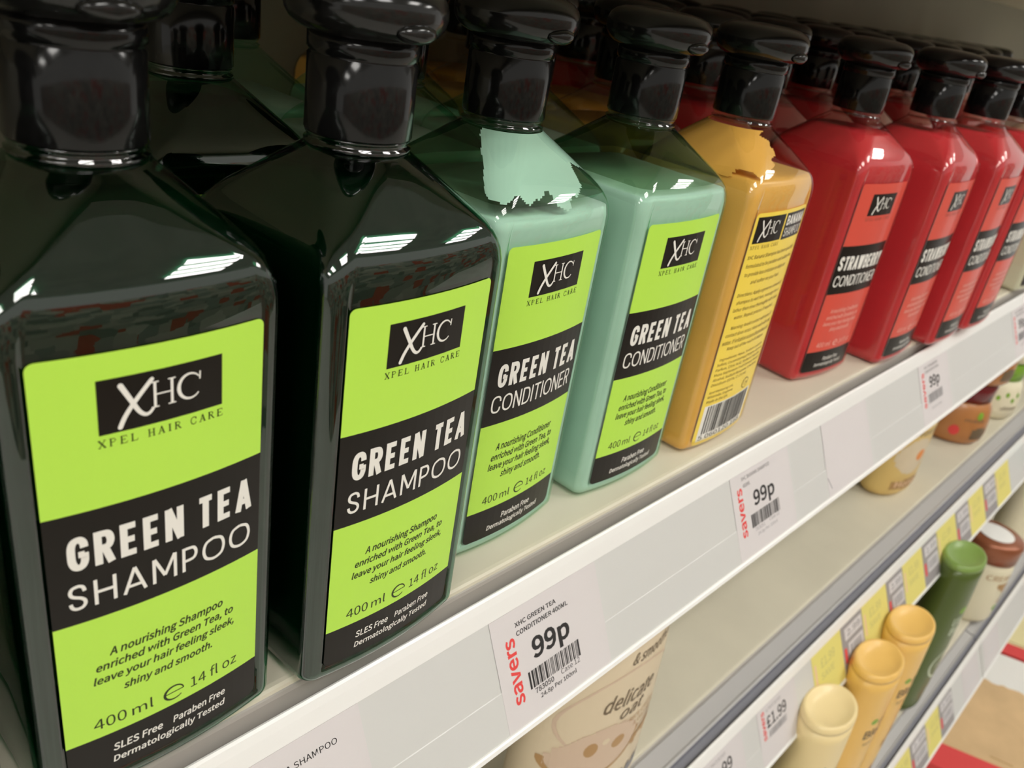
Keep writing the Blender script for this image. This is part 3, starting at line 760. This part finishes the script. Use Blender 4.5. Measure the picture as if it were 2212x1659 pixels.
# rows behind: copies without the printing that cannot be seen
def plain(src, name, cat, label, group):
    t = src.copy(); COL.objects.link(t); t.name = name
    for ch in list(src.children):
        if ch.name.startswith(('bottle_body', 'liquid', 'cap', 'flip_lid', 'label')) and not ch.name.startswith('liquid_residue'):
            c = ch.copy(); COL.objects.link(c); c.parent = t
    t['label'] = label; t['group'] = group
    return t
first = {}
def behind(kind, x, y, rz=0.0):
    src = dict(dark=b1, teal=b4, amber=b5, red=b6)[kind]
    lab = dict(dark='dark green shampoo bottle half hidden in the gap between the two front shampoos',
               teal='green conditioner bottle in shade in the rows behind the front teal conditioners',
               amber='amber bottle in shade deep behind the front teal and amber bottles',
               red='red bottle with dusty black flip cap in the rows behind the front strawberry bottles')[kind]
    grp = dict(dark='shampoos behind', teal='conditioners behind', amber='amber bottles behind', red='red bottles behind')[kind]
    t = plain(src, dict(dark='shampoo_bottle', teal='conditioner_bottle', amber='shampoo_bottle', red='conditioner_bottle')[kind], 'bottle', lab, grp)
    t.location = (x*U, y*U, 0); t.rotation_euler = (0, 0, rz)
behind('dark', 88, 113, 0.02)
for x, y in [(180, 106), (266, 104), (150, 196), (240, 190)]: behind('teal', x, y, random.uniform(-.04, .04))
for x, y in [(357, 104), (330, 190), (415, 188), (300, 273), (385, 272)]: behind('amber', x, y, random.uniform(-.04, .04))
rr = random.Random(3)
for row, (y, x0, x1, st) in enumerate([(100, 447, 1000, 88), (186, 502, 1350, 90), (270, 470, 1700, 91)]):
    x = x0
    while x < x1:
        behind('red', x+rr.uniform(-3, 3), y+rr.uniform(-3.0, 3.0)+(6 if row == 0 else 0), rr.uniform(-.05, .05)); x += st

# ------------------------------------------------------------------ lower shelves: bottles and jars
def oval_bottle(name, x, y, z, rx, ry, prof, body, top, label, cat, art=None, group=None, rz=0.0, topname='cap', art_lift=0.25):
    """squashed turned bottle: prof = [(r 0..1, height)] for the body, top for the cap"""
    t = thing(name, x, y, z, label, cat, group, rz)
    mb = MB(); mb.lathe(prof, body[0] if isinstance(body, tuple) else body, sx=rx, sy=ry, n=56); mb.build('bottle_body', t)
    if top:
        mb = MB(); mb.lathe(top[0], top[1], sx=rx, sy=ry, n=56); mb.build(topname, t)
    if art:
        def rad(v):
            for (r0, z0), (r1, z1) in zip(prof, prof[1:]):
                if z0 <= v <= z1 and z1 > z0: return r0+(r1-r0)*(v-z0)/(z1-z0)
            return 1.0
        mb = MB()
        def put(u, v, l):
            r = rad(v); q = max(-0.98, min(0.98, u/(rx*r))); a = math.asin(q)
            return ((rx*r+l)*math.sin(a), -(ry*r+l)*math.cos(a), v)
        art(Sheet(mb, put)); mb.build('label', t)
    return t
def cyl_art(sh): pass
def patch(sh, u0, u1, v0, v1, m, l, n=12, k=6, shape=None):
    """subdivided patch, optional test shape(fu, fv) in 0..1"""
    pts = []; fs = []
    for i in range(n+1):
        for j in range(k+1): pts.append((u0+(u1-u0)*i/n, v0+(v1-v0)*j/k))
    for i in range(n):
        for j in range(k):
            if shape is None or shape((i+.5)/n, (j+.5)/k): fs.append((i*(k+1)+j, (i+1)*(k+1)+j, (i+1)*(k+1)+j+1, i*(k+1)+j+1))
    sh.add(pts, fs, m, l)
def disc(sh, u, v, ru, rv, m, l): patch(sh, u-ru, u+ru, v-rv, v+rv, m, l, 24, 24, lambda a, b: (2*a-1)**2+(2*b-1)**2 < 1)
def ring(sh, u, v, ru, rv, w, m, l, a0=0, a1=360):
    pl = [(u+ru*math.cos(math.radians(a)), v+rv*math.sin(math.radians(a))) for a in range(a0, a1+1, 8)]
    sh.stroke(pl, w, m, l, rnd=False)

def art_oat(sh):
    sh.text('& smoother', -14, 32, 166, 176, 'oatdark', 0.3, bold=0.01, shear=0.3)
    ring(sh, -6, 128, 50, 34, 1.6, 'oatwhite', 0.25)
    sh.text('delicate', -30, 18, 132, 146, 'oatdark', 0.3, bold=0.012, shear=0.25)
    sh.text('oat', -14, 10, 120, 130, 'oatdark', 0.3, bold=0.012, shear=0.25)
    sh.text('RICE CREAM', -2, 30, 111, 115, 'oatbrown', 0.3); sh.text('& OAT MILK', 4, 34, 104, 108, 'oatbrown', 0.3)
    disc(sh, -24, 98, 34, 21, 'oatwhite', 0.28); ring(sh, -24, 98, 35, 22, 2.6, 'oatbrown', 0.32, 175, 372)
    disc(sh, -33, 103, 5, 6, 'oatbrown', 0.36); disc(sh, -10, 100, 6, 5, 'oatbrown', 0.36); disc(sh, -22, 106, 3, 2.5, 'oat', 0.36)
    patch(sh, -4, 36, 78, 97, 'oatbrown', 0.25, 20, 10, lambda a, b: b > 0.15+0.35*abs(math.sin(a*8)) and b < 0.5+a*0.5)
    ring(sh, -30, 52, 22, 14, 3.0, 'oatwhite', 0.28, 0, 190)
    patch(sh, 4, 32, 48, 62, 'ticketgrey', 0.28, 16, 8, lambda a, b: b < 0.75+0.25*math.sin(a*20))
oprof = [(0.80, 0), (0.93, 1.5), (0.99, 5), (1.0, 10), (1.0, 60), (0.99, 100), (0.955, 150), (0.90, 185), (0.80, 200), (0.5, 208), (0.3, 210)]
oval_bottle('lotion_bottle', 335, 30, ZB+DZM, 62, 36, oprof, 'oat', ([(0.30, 210.2), (0.34, 210.4), (0.34, 236), (0.30, 239), (0.02, 240)], 'cream'),
            'cream delicate oat bottle on the middle shelf, under the white price strip', 'bottle', art_oat)
def art_honey(sh):
    disc(sh, -20, 62, 30, 26, 'oat', 0.25); disc(sh, -10, 62, 9, 8, 'orange', 0.32)
    patch(sh, -44, 20, 12, 28, 'oatbrown', 0.28, 24, 8, lambda a, b: (2*b-1)**2 < 1-0.6*abs(2*a-1))
    sh.text('Honey', -38, 12, 14, 26, 'peach', 0.36, bold=0.02)
    sh.text('treasures', -40, 16, 92, 100, 'oatdark', 0.3, shear=0.2)
hprof = [(0.70, 0), (0.86, 2), (0.95, 7), (1.0, 16), (1.0, 130), (0.97, 165), (0.90, 185), (0.82, 196), (0.5, 202), (0.34, 203)]
oval_bottle('conditioner_bottle', 1040, 66, ZB+DZM, 56, 32, hprof, 'honey', ([(0.34, 203.2), (0.36, 203.6), (0.36, 222), (0.3, 225), (0.02, 226)], 'cream'),
            'honey yellow bottle with an orange spot, standing on the middle shelf', 'bottle', art_honey)
jprof = [(0.74, 0), (0.88, 1.5), (0.97, 7), (1.0, 18), (0.985, 36), (0.93, 54), (0.84, 64), (0.78, 66)]
jlid = [(0.80, 66.2), (0.82, 66.6), (0.86, 92), (0.84, 95), (0.78, 96.5), (0.02, 97)]
def art_brown(sh):
    disc(sh, -18, 24, 7, 8, 'ticketred', 0.3); disc(sh, 14, 50, 5, 6, 'leaf', 0.3)
    patch(sh, 8, 34, 12, 34, 'oatdark', 0.25, 12, 8, lambda a, b: b < 0.9-0.3*abs(a-.5)); sh.text('mask', -8, 24, 40, 46, 'oatdark', 0.3, bold=0.01)
def jar(x, y, z, body, lid, label, art, group=None, s=1.0, rx=52, ry=52, rz=-0.8):
    t = oval_bottle('cream_jar', x, y, z, rx, ry, [(r, h*s) for r, h in jprof], body, ([(r, h*s) for r, h in jlid], lid), label, 'jar', art, group, rz=rz, topname='lid')
    return t
j1 = jar(1296, 70, ZB+DZM, 'tan', 'wine', 'brown jar with wine red lid standing on the middle shelf, the lower of two stacked', art_brown, 'brown jars on the middle shelf')
j2 = dup(j1, 1299, 68, ZB+DZM+97.3, 'brown jar stacked on top of the other brown jar', 'brown jars on the middle shelf', -0.7)
def art_cream(sh):
    for a, b in [(-18, 48), (-8, 40), (6, 46), (18, 37), (27, 45)]: disc(sh, a, b, 3.4, 4, 'leaf', 0.3)
    sh.text('ultimate', 2, 32, 20, 27, 'oatdark', 0.3, bold=0.01)
j3 = jar(1450, 66, ZB+DZM, 'cream', 'leaf', 'cream jar with green lid right of the stacked brown jars', art_cream, 'cream jars with green lids')
j4 = dup(j3, 1452, 66, ZB+DZM+97.3, 'cream jar stacked on the other green lidded cream jar', 'cream jars with green lids', -0.75)

# lowest shelf: oval bottles with dished tops
ZN = ZB+DZN
bprof = [(0.80, 0), (0.92, 1.5), (0.98, 5), (1.0, 12), (1.03, 60), (1.035, 110), (1.015, 160), (0.985, 200), (0.955, 228), (0.94, 240)]
bcap = [(0.94, 240.02), (0.932, 243), (0.90, 246.2), (0.86, 247.6), (0.81, 248.0), (0.75, 247.2), (0.64, 245.0), (0.45, 243.4), (0.2, 242.8), (0.02, 242.7)]
def art_blend(sh, c1='oatdark', c2='leaf', c3='peach', extra=None):
    disc(sh, -16, 186, 5, 3.5, c2, 0.3); sh.text('ultimate', -8, 24, 179, 187, c1, 0.3, bold=0.015)
    sh.text('Blends', -24, 26, 162, 175, c1, 0.3, bold=0.02); sh.text('honey treasures', -20, 24, 150, 156, c1, 0.3)
    patch(sh, 4, 33, 30, 142, c3, 0.24, 10, 20, lambda a, b: a > 0.5*abs(2*b-1))
    disc(sh, 16, 112, 6, 8, 'orange', 0.3); patch(sh, -8, 32, 74, 90, 'oatbrown', 0.28, 14, 6, lambda a, b: abs(2*b-1) < 1-0.5*abs(2*a-1))
    patch(sh, -8, 32, 28, 48, 'maroon', 0.28, 14, 8, lambda a, b: b < 0.6+0.4*math.sin(a*3))
    if extra: extra(sh)
def nb(x, y, rx, ry, body, cap, label, art, group):
    return oval_bottle('conditioner_bottle', x, y, ZN, rx, ry, bprof, body, (bcap, cap), label, 'bottle', art, group)
GB = 'dish topped bottles on the lowest shelf'
n0 = nb(648, -56, 40, 26, 'creamy', 'creamy', 'pale cream yellow bottle with a teal stripe, nearest on the lowest shelf', lambda sh: art_blend(sh, extra=lambda s: s.stroke([(-22, 196), (26, 203)], 4.0, 'tealprint', 0.3)), GB)
n1 = nb(756, -61, 40, 26, 'golden', 'golden', 'golden bottle right behind the pale cream one on the lowest shelf', art_blend, GB)
n2 = dup(n1, 848, -62, ZN, 'golden bottle touching the olive green bottle on the lowest shelf', GB)
def art_olive(sh):
    disc(sh, -10, 178, 8, 5, 'leaf', 0.3); sh.text('ultimate', 0, 26, 174, 182, 'paleprint', 0.3)
    sh.text('Ultimate', -22, 26, 154, 168, 'paleprint', 0.3, bold=0.03); sh.text('Blends', -20, 26, 138, 152, 'paleprint', 0.3, bold=0.03)
    sh.stroke([(-24, 122), (26, 124)], 2.0, 'paleprint', 0.3, rnd=False)
    ring(sh, 2, 84, 26, 24, 3.2, 'paleprint', 0.3); sh.text('avocado', -14, 18, 80, 90, 'paleprint', 0.3)
    patch(sh, -4, 32, 20, 60, 'peach', 0.25, 12, 14, lambda a, b: a > 0.6*abs(2*b-1)); patch(sh, 10, 32, 96, 118, 'maroon', 0.25, 10, 8, lambda a, b: a > b*0.6)
n3 = nb(1048, -58, 42, 27, 'olive', 'olivetop', 'olive green bottle between the golden bottles and the copper lidded jar', art_olive, GB)
def art_cj(sh):
    sh.text('CREAM', -26, 20, 86, 96, 'oatbrown', 0.3, bold=0.01); patch(sh, -6, 36, 40, 80, 'oatbrown', 0.26, 16, 12, lambda a, b: a > 0.35+0.3*math.sin(b*5))
    disc(sh, 16, 30, 7, 6, 'leaf', 0.3)
t = oval_bottle('cream_jar', 1345, -50, ZN, 44, 44, [(0.8, 0), (0.95, 2), (1.0, 8), (1.0, 100), (0.96, 110), (0.9, 112)], 'cream',
                ([(0.92, 112.2), (0.99, 113), (1.0, 140), (0.97, 145), (0.9, 147), (0.02, 147.4)], 'copper'), 'cream jar with a copper lid and white top disc, on the lowest shelf', 'jar', art_cj, topname='lid', rz=-0.5)
mb = MB(); mb.lathe([(0.60, 147.5), (0.62, 148.0), (0.58, 148.8), (0.02, 149.0)], 'cardwhite', sx=44, sy=44, n=40); mb.build('top_disc', t)
oval_bottle('lotion_bottle', 1520, -50, ZN, 46, 30, [(0.8, 0), (0.96, 2), (1, 10), (1, 190), (0.9, 206), (0.6, 214)], 'cream', ([(0.62, 214.2), (0.66, 214.6), (0.62, 240), (0.5, 244), (0.02, 245)], 'aqua'),
            'pale bottle with an aqua cap at the right edge on the lowest shelf', 'bottle')

# shelf-ready cartons on the base below
def carton(x, y, z, w, d, h, label, rz, rw, tw, body, group=None):
    """printed red band at the near end, plain top, torn white end beyond"""
    t = thing('carton', x, y, z, label, 'box', group, rz)
    mb = MB(); mb.box((0, 0, 0), (w, d, h), body); mb.build('box_body', t)
    rnd = random.Random(int(w)); n = 30
    mb = MB()
    mb.box((-0.4, -0.4, h*0.35), (rw*0.6, d+0.4, h+0.5), 'cardred'); mb.box((rw*0.6, -0.4, h*0.5), (rw, d+0.4, h+0.4), 'cardred')
    mb.build('printed_band', t)
    mb = MB(); vs = []; fs = []
    for i in range(n+1):
        e = w-tw+rnd.uniform(-4, 4); yy = -0.4+(d+0.8)*i/n
        vs += [(e, yy, h+0.5), (w+1.5, yy, h+0.5), (e, yy, h+0.05), (w+1.5, yy, h+0.05)]
    for i in range(n):
        q = 4*i; fs += [(q, q+1, q+5, q+4), (q, q+4, q+6, q+2), (q+1, q+3, q+7, q+5)]
    mb.add(vs, fs, 'cardwhite'); mb.build('torn_edge', t)
    mb = MB(); sh = Sheet(mb, lambda u, v, l: (u, v, h+0.1+l))
    sh.stroke([(rw+16, d*.30), (rw+18, d*.42)], 3, 'oatbrown', 0.1); sh.stroke([(rw+6, d*.12), (rw+9, d*.24)], 3, 'oatbrown', 0.1)
    mb.build('printed_mark', t)
    return t
BASEZ = -985.0
SH4 = MB(); SH4.box((-420, -300, BASEZ-12), (3200, 352, BASEZ), 'shelf')
tag(SH4.build('base_shelf'), 'cream base shelf at the bottom holding the cardboard cartons', 'shelf')
carton(1402, -335, BASEZ, 400, 300, 85, 'brown cardboard carton with a red band at the bottom right corner', 0.34, 62, 105, 'card')
carton(1790, -197, BASEZ, 330, 300, 85, 'pale yellow carton with a red band, behind the brown cardboard one', 0.34, 40, 60, 'cardyellow')

# ------------------------------------------------------------------ the shop around
def struct(mb, name):
    return tag(mb.build(name), None, None, None, 'structure')
k = 1/U
mb = MB(); mb.box((-2200, 352, -1320), (4200, 362, 700), 'panel'); struct(mb, 'wall_back')
mb = MB(); mb.box((-7000, -2300, -1330), (6500, 362, -1320), 'floor'); struct(mb, 'floor')
mb = MB(); mb.box((-7000, -2300, 2050), (6500, 362, 2060), 'ceil'); struct(mb, 'ceiling')
mb = MB(); mb.box((-7000, -2310, -1320), (6500, -2300, 900), 'opposite'); struct(mb, 'wall_front')
mb = MB(); mb.box((-420, -8, 292), (2600, 352, 300), 'shelf'); mb.box((-420, -14, 264), (2600, -8, 300), 'shelf_edge')
tag(mb.build('top_shelf'), 'shelf above the shampoo bottles, just over the top of the photo', 'shelf')
def lamp(x, y, label):
    t = thing('ceiling_light', x, y, 2049, label, 'ceiling light', 'ceiling lights over the aisle')
    a = 385
    mb = MB(); mb.box((-a, -a-60, -14), (a, a+60, 0), 'frame'); mb.build('frame', t)
    for i in range(4):
        yy = -a-30+i*220
        mb = MB(); mb.box((-a+30, yy-0, -20), (a-30, yy+140, -14.5), 'tube'); mb.build('tube', t)
for i, xx in enumerate((-3770, -1970, -170, 1630, 3430)):
    lamp(xx, -1350, 'fluorescent ceiling light over the aisle, %s from the near end' % ('first', 'second', 'third', 'fourth', 'fifth')[i])
